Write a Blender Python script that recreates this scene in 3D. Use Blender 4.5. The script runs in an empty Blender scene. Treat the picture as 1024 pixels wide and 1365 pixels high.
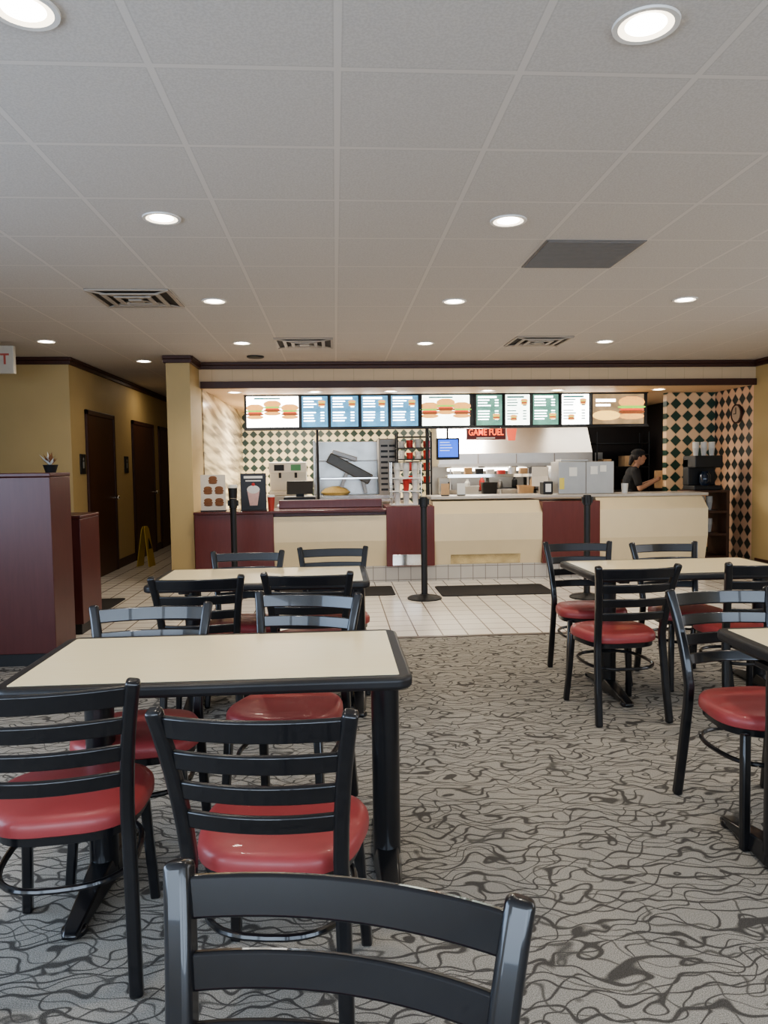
import bpy, math, random
from mathutils import Matrix, Vector
random.seed(7)
SC=bpy.context.scene.collection
# ------------------------------------------------------------------ materials
MATS={}
def _nt(name):
    m=bpy.data.materials.new(name); m.use_nodes=True
    nt=m.node_tree; b=nt.nodes['Principled BSDF']; return m,nt,b
def mat(name,col,rough=.5,metal=0,var=.06,scale=20,emit=0,bump=0,ecol=None,spec=None,coat=0):
    if name in MATS: return MATS[name]
    m,nt,b=_nt(name)
    tc=nt.nodes.new('ShaderNodeTexCoord'); n=nt.nodes.new('ShaderNodeTexNoise'); n.inputs['Scale'].default_value=scale; n.inputs['Detail'].default_value=3
    nt.links.new(tc.outputs['Object'],n.inputs['Vector'])
    r=nt.nodes.new('ShaderNodeMix'); r.data_type='RGBA'
    r.inputs[6].default_value=(*[c*(1-var) for c in col],1); r.inputs[7].default_value=(*[min(1,c*(1+var)) for c in col],1)
    nt.links.new(n.outputs['Fac'],r.inputs[0]); nt.links.new(r.outputs[2],b.inputs['Base Color'])
    b.inputs['Roughness'].default_value=rough; b.inputs['Metallic'].default_value=metal
    if coat: b.inputs['Coat Weight'].default_value=coat
    if spec is not None: b.inputs['Specular IOR Level'].default_value=spec
    if emit:
        if ecol: b.inputs['Emission Color'].default_value=(*ecol,1)
        else: nt.links.new(r.outputs[2],b.inputs['Emission Color'])
        b.inputs['Emission Strength'].default_value=emit
    if bump:
        bp=nt.nodes.new('ShaderNodeBump'); bp.inputs['Strength'].default_value=bump; bp.inputs['Distance'].default_value=.003
        nt.links.new(n.outputs['Fac'],bp.inputs['Height']); nt.links.new(bp.outputs[0],b.inputs['Normal'])
    MATS[name]=m; return m
class NB:
    def __init__(s,nt): s.nt=nt
    def link(s,v,i):
        if isinstance(v,(int,float)): i.default_value=v
        else: s.nt.links.new(v,i)
    def m(s,op,a,b=0,c=0):
        n=s.nt.nodes.new('ShaderNodeMath'); n.operation=op
        s.link(a,n.inputs[0]); s.link(b,n.inputs[1]); s.link(c,n.inputs[2]); return n.outputs[0]
    def noise(s,vec,scale,detail=2,dist=0):
        n=s.nt.nodes.new('ShaderNodeTexNoise'); s.nt.links.new(vec,n.inputs['Vector'])
        n.inputs['Scale'].default_value=scale; n.inputs['Detail'].default_value=detail; n.inputs['Distortion'].default_value=dist; return n.outputs['Fac']
    def obj(s):
        t=s.nt.nodes.new('ShaderNodeTexCoord'); return t.outputs['Object']
    def xyz(s,v):
        n=s.nt.nodes.new('ShaderNodeSeparateXYZ'); s.nt.links.new(v,n.inputs[0]); return n.outputs
    def comb(s,x,y,z):
        n=s.nt.nodes.new('ShaderNodeCombineXYZ'); s.link(x,n.inputs[0]); s.link(y,n.inputs[1]); s.link(z,n.inputs[2]); return n.outputs[0]
    def mix(s,f,a,b):
        n=s.nt.nodes.new('ShaderNodeMix'); n.data_type='RGBA'; s.link(f,n.inputs[0])
        for v,i in((a,6),(b,7)):
            if isinstance(v,tuple): n.inputs[i].default_value=(*v,1)
            else: s.nt.links.new(v,n.inputs[i])
        return n.outputs[2]
    def line(s,v,size,off,w):   # 1 on grid line of width w
        a=s.m('SUBTRACT',v,off-w/2); a=s.m('DIVIDE',a,size); a=s.m('FRACT',a); return s.m('LESS_THAN',a,w/size)
def bumpn(nt,b,h,st,dist):
    bp=nt.nodes.new('ShaderNodeBump'); bp.inputs['Strength'].default_value=st; bp.inputs['Distance'].default_value=dist
    nt.links.new(h,bp.inputs['Height']); nt.links.new(bp.outputs[0],b.inputs['Normal'])
def m_ceiling():
    m,nt,b=_nt('acoustic_tile'); k=NB(nt); o=k.obj(); x,y,z=k.xyz(o)
    g=k.m('MAXIMUM',k.line(x,.61,.03,.024),k.line(y,.61,2.56,.024))
    edge=k.m('MAXIMUM',k.line(x,.61,.03,.034),k.line(y,.61,2.56,.034))
    sp=k.noise(o,110,4); sp=k.m('MULTIPLY',k.m('SUBTRACT',sp,.40),5.0); sp=k.m('MINIMUM',k.m('MAXIMUM',sp,0),1)
    t=k.mix(sp,(.55,.51,.475),(.61,.57,.535))
    t=k.mix(k.m('MULTIPLY',edge,.3),t,(.42,.38,.345))
    c=k.mix(g,t,(.66,.61,.565)); nt.links.new(c,b.inputs['Base Color']); b.inputs['Roughness'].default_value=.9
    bumpn(nt,b,k.m('MULTIPLY',sp,.2),.15,.003); return m
def m_carpet():
    m,nt,b=_nt('patterned_carpet'); k=NB(nt); o=k.obj(); x,y,z=k.xyz(o)
    def cont(fx,fy,sc,amp,w,seed,stretch=1.3):
        v=k.comb(k.m('ADD',x,seed),k.m('MULTIPLY',y,stretch),seed)
        n=k.noise(v,sc,1.0,.25)
        f=k.m('ADD',k.m('ADD',k.m('MULTIPLY',y,fy),k.m('MULTIPLY',x,fx)),k.m('MULTIPLY',n,amp))
        f=k.m('FRACT',f); d=k.m('ABSOLUTE',k.m('SUBTRACT',f,.5))
        d=k.m('DIVIDE',k.m('SUBTRACT',w,d),.06); return k.m('MINIMUM',k.m('MAXIMUM',d,0),1)
    l1=cont(1.4,15.5,4.8,5.0,.11,7.3,1.2)
    l2=cont(-4.0,12.5,5.6,5.0,.09,2.7,1.2)
    l3=cont(4.5,10,5.0,4.0,.07,5.1,1.2)
    l=k.m('MAXIMUM',k.m('MAXIMUM',l1,l2),k.m('MULTIPLY',l3,.85))
    sp=k.noise(o,330,3); sp=k.m('MULTIPLY',k.m('SUBTRACT',sp,.36),3.4); sp=k.m('MINIMUM',k.m('MAXIMUM',sp,0),1)
    base=k.mix(sp,(.22,.205,.18),(.48,.45,.40))
    c=k.mix(k.m('MULTIPLY',l,.78),base,(.030,.027,.026)); nt.links.new(c,b.inputs['Base Color']); b.inputs['Roughness'].default_value=.95
    b.inputs['Specular IOR Level'].default_value=.15
    bumpn(nt,b,sp,.35,.003); return m
def m_tile(name='cream_floor_tile',size=.205,c0=(.78,.73,.65),c1=(.87,.82,.75),gr=(.22,.18,.15),rough=.22,axes='xy',gw=.011):
    m,nt,b=_nt(name); k=NB(nt); o=k.obj(); s=k.xyz(o); u=s['xyz'.index(axes[0])]; v=s['xyz'.index(axes[1])]
    g=k.m('MAXIMUM',k.line(u,size,.03,gw),k.line(v,size,.02,gw))
    n=k.noise(o,3,3); t=k.mix(n,c0,c1); c=k.mix(g,t,gr); nt.links.new(c,b.inputs['Base Color'])
    b.inputs['Roughness'].default_value=rough; return m
def m_diamond(name,light,dark,size=.155,axes='xz',emit=0):
    m,nt,b=_nt(name); k=NB(nt); o=k.obj(); s=k.xyz(o); u=s['xyz'.index(axes[0])]; v=s['xyz'.index(axes[1])]
    a=k.m('DIVIDE',k.m('ADD',u,v),size); d=k.m('DIVIDE',k.m('ADD',k.m('SUBTRACT',u,v),20),size)
    fa=k.m('FLOOR',a); fd=k.m('FLOOR',d)
    ch=k.m('MODULO',k.m('ADD',k.m('ADD',fa,fd),400),2)
    ch=k.m('GREATER_THAN',ch,.5)
    ga=k.m('LESS_THAN',k.m('ABSOLUTE',k.m('SUBTRACT',k.m('FRACT',a),.5)),.45); gd=k.m('LESS_THAN',k.m('ABSOLUTE',k.m('SUBTRACT',k.m('FRACT',d),.5)),.45)
    ins=k.m('MULTIPLY',ga,gd)
    c=k.mix(ch,light,dark); c=k.mix(ins,tuple(x*.85 for x in light),c)
    nt.links.new(c,b.inputs['Base Color']); b.inputs['Roughness'].default_value=.3
    return m
def m_painted_reflections(name):  # yellow and grey streaks paint blurred reflections into the wall colour
    m,nt,b=_nt(name); k=NB(nt); o=k.obj(); x,y,z=k.xyz(o)
    n=k.noise(k.comb(0,k.m('MULTIPLY',y,.35),k.m('ADD',k.m('MULTIPLY',z,4.5),k.m('MULTIPLY',y,.5))),2.2,1.5,.2); n=k.m('MULTIPLY',k.m('SUBTRACT',n,.42),6); n=k.m('MINIMUM',k.m('MAXIMUM',n,0),1)
    c=k.mix(n,(.33,.27,.20),(.92,.78,.54)); nt.links.new(c,b.inputs['Base Color']); b.inputs['Roughness'].default_value=.15; return m
def m_siding(name,c0,gr,axes='x',size=.25):
    m,nt,b=_nt(name); k=NB(nt); o=k.obj(); s=k.xyz(o)
    g=k.line(s[0],size,0,.008); c=k.mix(g,c0,gr); nt.links.new(c,b.inputs['Base Color']); b.inputs['Roughness'].default_value=.6; return m
def m_wood(name,c0,c1,rough=.35):
    m,nt,b=_nt(name); k=NB(nt); o=k.obj(); x,y,z=k.xyz(o)
    n=k.noise(k.comb(k.m('MULTIPLY',x,9),k.m('MULTIPLY',y,9),k.m('MULTIPLY',z,1.0)),4,4,.6)
    nt.links.new(k.mix(n,c0,c1),b.inputs['Base Color']); b.inputs['Roughness'].default_value=rough; return m
def m_laminate():
    m,nt,b=_nt('cream_laminate'); k=NB(nt); o=k.obj(); x,y,z=k.xyz(o)
    n=k.noise(k.comb(k.m('MULTIPLY',x,2),k.m('MULTIPLY',y,30),z),3,4,.3)
    nt.links.new(k.mix(n,(.96,.80,.49),(.99,.87,.59)),b.inputs['Base Color']); b.inputs['Roughness'].default_value=.22
    return m
CEIL=m_ceiling(); CARPET=m_carpet(); TILE=m_tile(); LAM=m_laminate()
BASETILE=m_tile('white_base_tile',.15,(.50,.46,.41),(.60,.56,.50),(.25,.22,.19),.3,'xz',.008)
DIA=m_diamond('black_cream_diamond',(.82,.72,.48),(.03,.055,.04),.15)
DIA2=m_diamond('green_peach_diamond',(.80,.57,.36),(.025,.065,.045),.175)
DIA3=m_diamond('green_peach_diamond_side',(.76,.51,.35),(.035,.045,.04),.175,'yz')
STRIPE=m_painted_reflections('glossy_wall_painted_reflections')
WALL=mat('yellow_paint',(.51,.38,.185),.6,var=.05,scale=3)
SOFF=m_siding('beige_siding',(.64,.49,.32),(.54,.41,.26))
CROWN=mat('dark_brown_trim',(.060,.022,.015),.45,var=.15)
KCEIL=mat('kitchen_ceiling_paint',(.76,.55,.36),.6,var=.03)
DARKW=mat('dark_kitchen_wall',(.028,.022,.02),.5,var=.2)
BURG=m_wood('burgundy_laminate',(.105,.018,.013),(.16,.031,.023),.3)
BURG2=m_wood('burgundy_booth_laminate',(.070,.019,.018),(.11,.031,.028),.35)
CREAM=mat('cream_panel_laminate',(.80,.66,.43),.35,var=.04,scale=6)
BLACK=mat('black_powdercoat',(.010,.010,.012),.28,var=.2,scale=50,coat=.5)
BLACKM=mat('black_matte_plastic',(.015,.015,.016),.5,var=.2)
RUBBER=mat('black_edge_rubber',(.02,.019,.02),.42,var=.2)
VINYL=mat('red_vinyl',(.33,.060,.060),.42,var=.14,scale=12,bump=.15,coat=.12)
STEEL=mat('stainless_steel',(.58,.56,.53),.28,.9,var=.1,scale=8)
STEELG=mat('grey_hood_steel',(.52,.50,.47),.32,.85,var=.2,scale=3)
STEELM=mat('brushed_steel_matte',(.40,.39,.37),.42,.6,var=.12,scale=12)
CHROME=mat('chrome',(.8,.78,.74),.1,1,var=.04)
GOLDREFL=mat('chrome_gold_reflection',(.75,.65,.42),.22,.9,var=.3,scale=10)  # chrome plate, its gold reflection painted into the base colour
WHITE=mat('white_plastic',(.70,.68,.63),.4,var=.03)
TRIMW=mat('white_trim_ring',(.75,.72,.68),.4,var=.03)
LENS=mat('lamp_lens',(1,.93,.8),.4,var=0,emit=16,ecol=(1,.93,.80))
REFL=mat('lamp_reflector',(.9,.8,.65),.3,var=0,emit=3.2,ecol=(1,.86,.66))
TUBE=mat('hood_lamp_glow',(1,.95,.85),.4,var=0,emit=9,ecol=(1,.95,.85))
DOORM=m_wood('dark_door_wood',(.060,.022,.013),(.095,.036,.020),.4)
GREY=mat('grey_grille_metal',(.20,.18,.165),.55,var=.1)
DGREY=mat('vent_painted_shade',(.045,.038,.032),.8,var=.1)
VENT=mat('vent_louver_paint',(.42,.36,.30),.5,var=.04)
PAPER=mat('white_paper',(.80,.78,.72),.7,var=.03)
YELLOW=mat('safety_yellow_plastic',(.48,.33,.05),.45,var=.05)
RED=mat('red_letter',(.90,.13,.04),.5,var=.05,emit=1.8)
RED2=mat('red_exit_letter',(.40,.08,.06),.5,var=.05)
KRAFT=mat('kraft_paper',(.55,.36,.20),.8,var=.1)
SKIN=mat('skin',(.42,.24,.16),.55,var=.06)
HAIR=mat('black_hair',(.02,.014,.012),.6,var=.3,scale=60)
CLOTH=mat('black_work_shirt',(.018,.018,.02),.85,var=.2,scale=60)
NAVY=mat('dark_trousers',(.02,.02,.026),.85,var=.2,scale=60)
RUG=mat('dark_floor_mat',(.03,.028,.028),.9,var=.3,scale=200)
GLASSD=mat('dark_window_glass',(.02,.03,.05),.08,var=.1)
BLUE=mat('screen_blue',(.02,.09,.55),.3,var=.1,emit=2.5)
BROWN=mat('brown_food',(.22,.09,.035),.6,var=.3,scale=40)
BUN=mat('bun_food',(.60,.30,.09),.6,var=.2,scale=30,emit=2.2)
PATTY=mat('patty_food',(.16,.05,.02),.6,var=.3,scale=60,emit=2.2)
LETT=mat('lettuce_food',(.20,.42,.06),.6,var=.3,scale=40,emit=2.2)
TOM=mat('tomato_food',(.60,.06,.03),.6,var=.2,scale=40,emit=2.2)
MWHITE=mat('menu_backlit_white',(.80,.80,.76),.4,var=.12,emit=9)
MBLUE=mat('menu_backlit_blue',(.045,.13,.21),.4,var=.7,scale=9,emit=3.8)
MGREEN=mat('menu_backlit_green',(.05,.12,.09),.4,var=.7,scale=9,emit=3.8)
MPALE=mat('menu_backlit_pale',(.62,.68,.60),.4,var=.25,scale=12,emit=7)
MTXT=mat('menu_print_white',(.85,.88,.9),.5,var=0,emit=9)
MTXTD=mat('menu_print_dark',(.05,.14,.14),.5,var=.2,emit=1.5)
# ------------------------------------------------------------------ mesh builder
class MB:
    def __init__(s): s.v=[]; s.f=[]; s.mi=[]; s.cur=0
    def add(s,vs,fs):
        o=len(s.v); s.v+= [Vector(v) for v in vs]; s.f+=[tuple(i+o for i in f) for f in fs]; s.mi+=[s.cur]*len(fs); return s
    def box(s,x0,x1,y0,y1,z0,z1):
        return s.add([(x0,y0,z0),(x1,y0,z0),(x1,y1,z0),(x0,y1,z0),(x0,y0,z1),(x1,y0,z1),(x1,y1,z1),(x0,y1,z1)],
          [(0,3,2,1),(4,5,6,7),(0,1,5,4),(1,2,6,5),(2,3,7,6),(3,0,4,7)])
    def rings(s,rs,cap=True,closed=False):
        n=len(rs[0]); vs=[p for r in rs for p in r]; fs=[]
        for i in range(len(rs)-1+(1 if closed else 0)):
            a=i*n; b=((i+1)%len(rs))*n
            for j in range(n): fs.append((a+j,a+(j+1)%n,b+(j+1)%n,b+j))
        if cap and not closed: fs.append(tuple(range(n-1,-1,-1))); fs.append(tuple(range((len(rs)-1)*n,len(rs)*n)))
        return s.add(vs,fs)
    def lathe(s,prof,c=(0,0,0),n=24,axis='z',cap=True):
        rs=[]
        for r,z in prof:
            ring=[]
            for j in range(n):
                a=2*math.pi*j/n; p=(r*math.cos(a),r*math.sin(a),z)
                if axis=='y': p=(r*math.cos(a),z,-r*math.sin(a))
                if axis=='x': p=(z,r*math.cos(a),r*math.sin(a))
                ring.append((p[0]+c[0],p[1]+c[1],p[2]+c[2]))
            rs.append(ring)
        return s.rings(rs,cap=cap)
    def cyl(s,p0,p1,r0,r1=None,n=16):
        r1=r0 if r1 is None else r1; p0=Vector(p0);p1=Vector(p1); T=(p1-p0).normalized()
        S=T.orthogonal().normalized(); N=T.cross(S)
        return s.rings([[p+(S*math.cos(2*math.pi*j/n)+N*math.sin(2*math.pi*j/n))*r for j in range(n)] for p,r in((p0,r0),(p1,r1))])
    def sweep(s,path,side,w,t,closed=False,n=0):
        P=[Vector(p) for p in path]; rs=[]; L=len(P)
        for i,p in enumerate(P):
            if closed: T=P[(i+1)%L]-P[i-1]
            else: T=P[min(i+1,L-1)]-P[max(i-1,0)]
            T.normalize(); S=Vector(side); S=(S-T*S.dot(T)).normalized(); N=T.cross(S)
            if n: rs.append([p+S*(w/2*math.cos(2*math.pi*j/n))+N*(t/2*math.sin(2*math.pi*j/n)) for j in range(n)])
            else: rs.append([p+S*w/2+N*t/2,p-S*w/2+N*t/2,p-S*w/2-N*t/2,p+S*w/2-N*t/2])
        return s.rings(rs,cap=True,closed=closed)
    def prism(s,poly,z0,z1):
        return s.rings([[(x,y,z0) for x,y in poly],[(x,y,z1) for x,y in poly]])
    def prof_x(s,prof,x0,x1):
        return s.rings([[(x0,y,z) for y,z in prof],[(x1,y,z) for y,z in prof]])
    def ell(s,c,r,n=16,m=10):
        rs=[]
        for i in range(1,m):
            a=math.pi*i/m
            rs.append([(c[0]+r[0]*math.sin(a)*math.cos(2*math.pi*j/n),c[1]+r[1]*math.sin(a)*math.sin(2*math.pi*j/n),c[2]-r[2]*math.cos(a)) for j in range(n)])
        return s.rings(rs)
    def caps(s,p0,p1,r0,r1,n=12):
        p0=Vector(p0);p1=Vector(p1);T=(p1-p0).normalized();S=T.orthogonal().normalized();N=T.cross(S);rs=[]
        for k in range(1,5):
            a=math.pi/2*k/4; rs.append([p0-T*r0*math.cos(a)+(S*math.cos(2*math.pi*j/n)+N*math.sin(2*math.pi*j/n))*r0*math.sin(a) for j in range(n)])
        for k in range(4,0,-1):
            a=math.pi/2*k/4; rs.append([p1+T*r1*math.cos(a)+(S*math.cos(2*math.pi*j/n)+N*math.sin(2*math.pi*j/n))*r1*math.sin(a) for j in range(n)])
        return s.rings(rs)
    def build(s,name,mt,parent=None,loc=None,org=None,bevel=0,smooth=False,seg=2,rot=None):
        me=bpy.data.meshes.new(name); o=Vector(org) if org is not None else Vector((0,0,0))
        me.from_pydata([v-o for v in s.v],[],s.f); me.update()
        import bmesh
        bm=bmesh.new(); bm.from_mesh(me); bmesh.ops.recalc_face_normals(bm,faces=bm.faces); bm.to_mesh(me); bm.free()
        for x in (mt if isinstance(mt,list) else [mt]): me.materials.append(x)
        if isinstance(mt,list):
            for p,i in zip(me.polygons,s.mi): p.material_index=i
        ob=bpy.data.objects.new(name,me); SC.objects.link(ob)
        if parent: ob.parent=parent
        if loc is not None: ob.location=loc
        elif org is not None and not parent: ob.location=o
        if rot: ob.rotation_euler=rot
        if bevel:
            b=ob.modifiers.new('bevel','BEVEL'); b.width=bevel; b.segments=seg; b.limit_method='ANGLE'; b.angle_limit=math.radians(35)
        if smooth:
            for p in me.polygons: p.use_smooth=True
            me.set_sharp_from_angle(angle=math.radians(40))
        return ob
def thing(name,label,cat,loc=(0,0,0),rot=0,group=None):
    e=bpy.data.objects.new(name,None); e.empty_display_size=.1; SC.objects.link(e); e.location=loc; e.rotation_euler=(0,0,rot)
    return tag(e,label,cat,group)
def tag(o,label,cat,group=None):
    o['label']=label; o['category']=cat
    if group: o['group']=group
    return o
def struct(o): o['kind']='structure'; return o
def copy_thing(root,loc,rot=None,label=None):
    def rec(o,par):
        c=o.copy(); SC.objects.link(c)
        if par: c.parent=par; c.matrix_parent_inverse=o.matrix_parent_inverse.copy()
        for ch in kids.get(o.name,[]): rec(ch,c)
        return c
    kids={}
    def coll(o):
        kids[o.name]=list(o.children)
        for ch in kids[o.name]: coll(ch)
    coll(root); r=rec(root,None); r.location=loc
    if rot is not None: r.rotation_euler=(0,0,rot)
    if label: r['label']=label
    return r
def textpart(txt,size,mt,parent,loc,rot,name='lettering',depth=.002,align='CENTER',sx=1):
    cu=bpy.data.curves.new('tmp','FONT'); cu.body=txt; cu.size=size; cu.extrude=depth; cu.align_x=align; cu.align_y='CENTER'; cu.offset=size*.018
    t=bpy.data.objects.new('tmp',cu); SC.objects.link(t); bpy.context.view_layer.update()
    dg=bpy.context.evaluated_depsgraph_get(); me=bpy.data.meshes.new_from_object(t.evaluated_get(dg)); bpy.data.objects.remove(t)
    me.materials.clear(); me.materials.append(mt)
    o=bpy.data.objects.new(name,me); SC.objects.link(o); o.parent=parent; o.location=loc; o.rotation_euler=rot; o.scale=(sx,1,1); return o
FRONT=(math.pi/2,0,0)
# ------------------------------------------------------------------ room shell
H=2.68; CAR=5.92
XL,XR,YB=-4.05,5.45,-2.6
KH=2.37
def wallbox(name,a,m): return struct(MB().box(*a).build(name,m))
struct(MB().box(XL,XR,YB,CAR,-.05,0).build('floor',CARPET))
struct(MB().box(XL,XR,CAR,14.5,-.05,0).build('floor.001',TILE))
struct(MB().box(XL,XR,CAR-.02,CAR+.015,0,.006).build('trim_1',mat('threshold_strip',(.12,.09,.07),.4)))
wallc=MB().box(XL,XR,YB,9.46,H,H+.05); wallc.box(-3.2,-1.66,9.46,14.5,H,H+.05); wallc.build('ceiling',CEIL)['kind']='structure'
wallbox('ceiling.001',(-1.66,XR+.1,9.62,14.1,KH+.002,KH+.05),KCEIL)
wallbox('wall_left',(XL-.1,XL,YB,9.0,0,H),WALL)
wallbox('wall_left_return',(XL,-3.05,8.95,9.05,0,H),WALL)
wallbox('wall_corridor',(-3.15,-3.05,9.05,14.4,0,H),WALL)
wallbox('wall_corridor_end',(-3.15,-1.9,14.3,14.4,0,H),WALL)
wallbox('wall_divider',(-1.93,-1.66,8.87,14.2,0,H),WALL)
wallbox('wall_right',(XR,XR+.1,YB,9.5,0,H),WALL)
w=MB(); w.box(XL,XR,YB-.1,YB,0,.7); w.box(XL,XR,YB-.1,YB,2.35,H)
for i in range(6):
    x=XL+(XR-XL)*i/5; w.box(max(XL,x-.08),min(XR,x+.08),YB-.1,YB,.7,2.35)
struct(w.build('wall_behind',WALL))
wallbox('wall_soffit',(-1.66,XR,9.46,9.62,KH,H),SOFF)
wallbox('wall_kitchen_left',(-1.66,-1.645,9.62,13.6,0,KH),STRIPE)
wallbox('wall_kitchen_back',(-1.66,XR,13.6,13.7,0,KH),DIA)
wallbox('wall_kitchen_right',(XR,XR+.1,9.5,10.55,0,KH),DIA3)
wallbox('wall_kitchen_pier',(4.74,XR,10.5,10.62,0,KH),DIA2)
wallbox('wall_kitchen_side',(XR,XR+.1,10.62,13.6,0,KH),DARKW)
wallbox('wall_kitchen_dark',(4.25,XR,13.05,13.15,0,KH),DARKW)
def crown(name,x0,x1,y0,y1,z1=H,h=.085):
    return struct(MB().box(x0,x1,y0,y1,z1-h,z1-h*.45).box(x0-(.012 if x1-x0<y1-y0 else 0),x1+(.012 if x1-x0<y1-y0 else 0),y0-(.012 if x1-x0>=y1-y0 else 0),y1,z1-h*.45,z1-.001).build(name,CROWN,bevel=.006))
crown('trim_2',XL,-3.04,8.925,8.95)
crown('trim_3',-3.05,-3.025,8.925,14.3)
crown('trim_4',-1.96,-1.63,8.845,8.87)
crown('trim_5',-1.66,-1.63,8.87,9.46)
crown('trim_6',-1.64,XR,9.43,9.46)
struct(MB().box(-1.64,XR,9.43,9.46,KH-.01,KH+.075).build('trim_9',CROWN,bevel=.006))
crown('trim_10',XR-.03,XR,YB,9.43)
crown('trim_11',-1.955,-1.93,8.87,14.3)
struct(MB().box(-3.05,-3.035,8.9,14.3,0,.12).build('baseboard_left',CROWN))
struct(MB().box(XR-.015,XR,YB,9.4,0,.12).build('baseboard_right',CROWN))
struct(MB().box(-1.95,-1.65,8.855,8.87,0,.12).build('baseboard_divider',m_tile('beige_base_tile',.1,(.5,.42,.33),(.6,.5,.4),(.3,.25,.2),.4,'xz')))
wn=thing('window_1','dark tinted glazed door in black frame on the side wall','window',(XL,8.3,0)); wn['kind']='structure'
f=MB(); f.box(XL,XL+.04,7.6,7.68,0,2.35); f.box(XL,XL+.04,8.86,8.94,0,2.35); f.box(XL,XL+.04,7.6,8.94,2.27,2.35); f.box(XL,XL+.04,7.6,8.94,1.0,1.08); f.box(XL,XL+.04,7.6,8.94,0,.1)
f.build('window_frame',BLACKM,parent=wn,org=(XL,8.3,0),bevel=.004)
MB().box(XL+.005,XL+.015,7.66,8.88,.05,2.3).build('window_pane',GLASSD,parent=wn,org=(XL,8.3,0))
def cdoor(i,y0,y1,x=-3.05,z1=2.06):
    e=thing(f'door_{i}','dark brown wooden corridor door in dark frame','door',(x,(y0+y1)/2,0)); e['kind']='structure'; o=(x,(y0+y1)/2,0)
    f=MB(); f.box(x,x+.03,y0-.06,y0,0,z1+.06); f.box(x,x+.03,y1,y1+.06,0,z1+.06); f.box(x,x+.03,y0-.06,y1+.06,z1,z1+.06); f.build('door_frame',CROWN,parent=e,org=o,bevel=.004)
    d=MB(); d.box(x+.002,x+.02,y0,y1,.01,z1); d.build('door_leaf',DOORM,parent=e,org=o,bevel=.003)
    h=MB(); h.cyl((x+.02,y1-.08,1.0),(x+.07,y1-.08,1.0),.012); h.ell((x+.08,y1-.08,1.0),(.025,.03,.03)); h.build('door_knob',CHROME,parent=e,org=o,smooth=True)
cdoor(1,9.50,10.55); cdoor(2,11.6,12.8); cdoor(3,13.3,14.1)
for i,(y,z) in enumerate(((9.30,1.45),(11.2,1.45))):
    s=MB().box(-3.05,-3.035,y-.09,y+.09,z-.12,z+.12).build('restroom_sign',BLACKM,org=(-3.05,y,z),bevel=.003)
    tag(s,'small black restroom plaque beside the corridor door','sign','restroom plaques')
    g=MB(); g.ell((-3.033,y,z+.06),(.003,.02,.02))
    g.box(-3.036,-3.031,y-.02,y+.02,z-.05,z+.03); g.build('pictogram',mat('pictogram_grey',(.3,.3,.28),.5),parent=s,org=(-3.05,y,z))
# ------------------------------------------------------------------ ceiling fittings
def downlight(x,y,z=H,r=.085,first=[None,None],power=22):
    if first[0] is None:
        e=thing('recessed_downlight','round white recessed ceiling downlight, lit','ceiling light',(x,y,z),group='recessed ceiling downlights')
        n=32
        MB().lathe([(r+.014,-.001),(r+.012,-.008),(r-.004,-.007),(r-.004,-.001)],n=n,cap=False).build('trim_ring',TRIMW,parent=e,smooth=True)
        MB().lathe([(r-.004,-.006),(r*.78,-.003),(r*.70,-.002)],n=n,cap=False).build('reflector',REFL,parent=e,smooth=True)
        MB().lathe([(r*.72,-.002),(r*.5,-.008),(.002,-.011)],n=n).build('lens',LENS,parent=e,smooth=True)
        first[0]=e
    else: e=copy_thing(first[0],(x,y,z))
    L=bpy.data.lights.new('downlight_lamp','SPOT'); L.energy=power; L.color=(1,.89,.73); L.spot_size=math.radians(140); L.spot_blend=.8; L.shadow_soft_size=.07
    lo=bpy.data.objects.new('downlight_lamp',L); SC.objects.link(lo); lo.location=(x,y,z-.03)
for x,y in [(-.86,2.27),(.95,2.27),(-.88,4.06),(.95,4.06),(-.92,6.02),(.97,6.02),(2.83,5.95),(-2.89,7.87),(-.95,8.0),(.98,8.05),(2.91,7.97),(-2.28,9.3),(2.83,4.06),(2.83,2.27)]:
    downlight(x,y,power=(66 if y>7 else 46) if x>-2 and y>5 else (11 if x<-2 else 36))
for x in (-1.3,-.25,.75,2.05,3.0,4.4): downlight(x,10.0,KH,power=22 if x<4 else 14)
def diffuser(x0,y0,s=.60):
    e=thing('ceiling_vent','square ceiling air diffuser with pale louvers and dark gaps','vent',(x0+s/2,y0+s/2,H),group='ceiling air diffusers')
    h=s/2; MB().box(-h,h,-h,h,-.003,-.001).build('vent_shade_sheet',DGREY,parent=e)  # flat dark sheet, shade behind the louvers painted as colour
    f=MB(); 
    for r0,r1,z in ((h,h-.025,-.006),(h-.085,h-.120,-.016),(h-.165,h-.20,-.02)):
        for sgn in(-1,1):
            f.box(-r0,r0,min(sgn*r0,sgn*r1),max(sgn*r0,sgn*r1),z-.006,z+.004); f.box(min(sgn*r0,sgn*r1),max(sgn*r0,sgn*r1),-r1,r1,z-.006,z+.004)
    f.box(-.05,.05,-.05,.05,-.03,-.02)
    for sx,sy in((1,1),(-1,1)): f.sweep([(-h*sx*.97,-h*sy*.97,-.012),(h*sx*.97,h*sy*.97,-.012)],(0,0,1),.012,.02)
    f.build('vent_louvers',VENT,parent=e,bevel=.002)
diffuser(-1.79,5.62); diffuser(-.6,7.7); diffuser(1.87,7.63)
g=MB(); g.box(-.3,.3,-.3,.3,-.006,-.001); 
for i in range(29): y=-.285+i*.02; g.box(-.285,.285,y,y+.008,-.012,-.006)
r=g.build('return_air_grille',GREY,loc=(1.555,4.69,H)); tag(r,'dark grey square return air grille in ceiling','vent')
r=MB().lathe([(.10,-.001),(.10,-.012),(.085,-.02),(.02,-.022),(.001,-.022)]).build('ceiling_speaker',BLACKM,loc=(-.91,8.95,H),smooth=True); tag(r,'small round black ceiling speaker','speaker')
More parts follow.
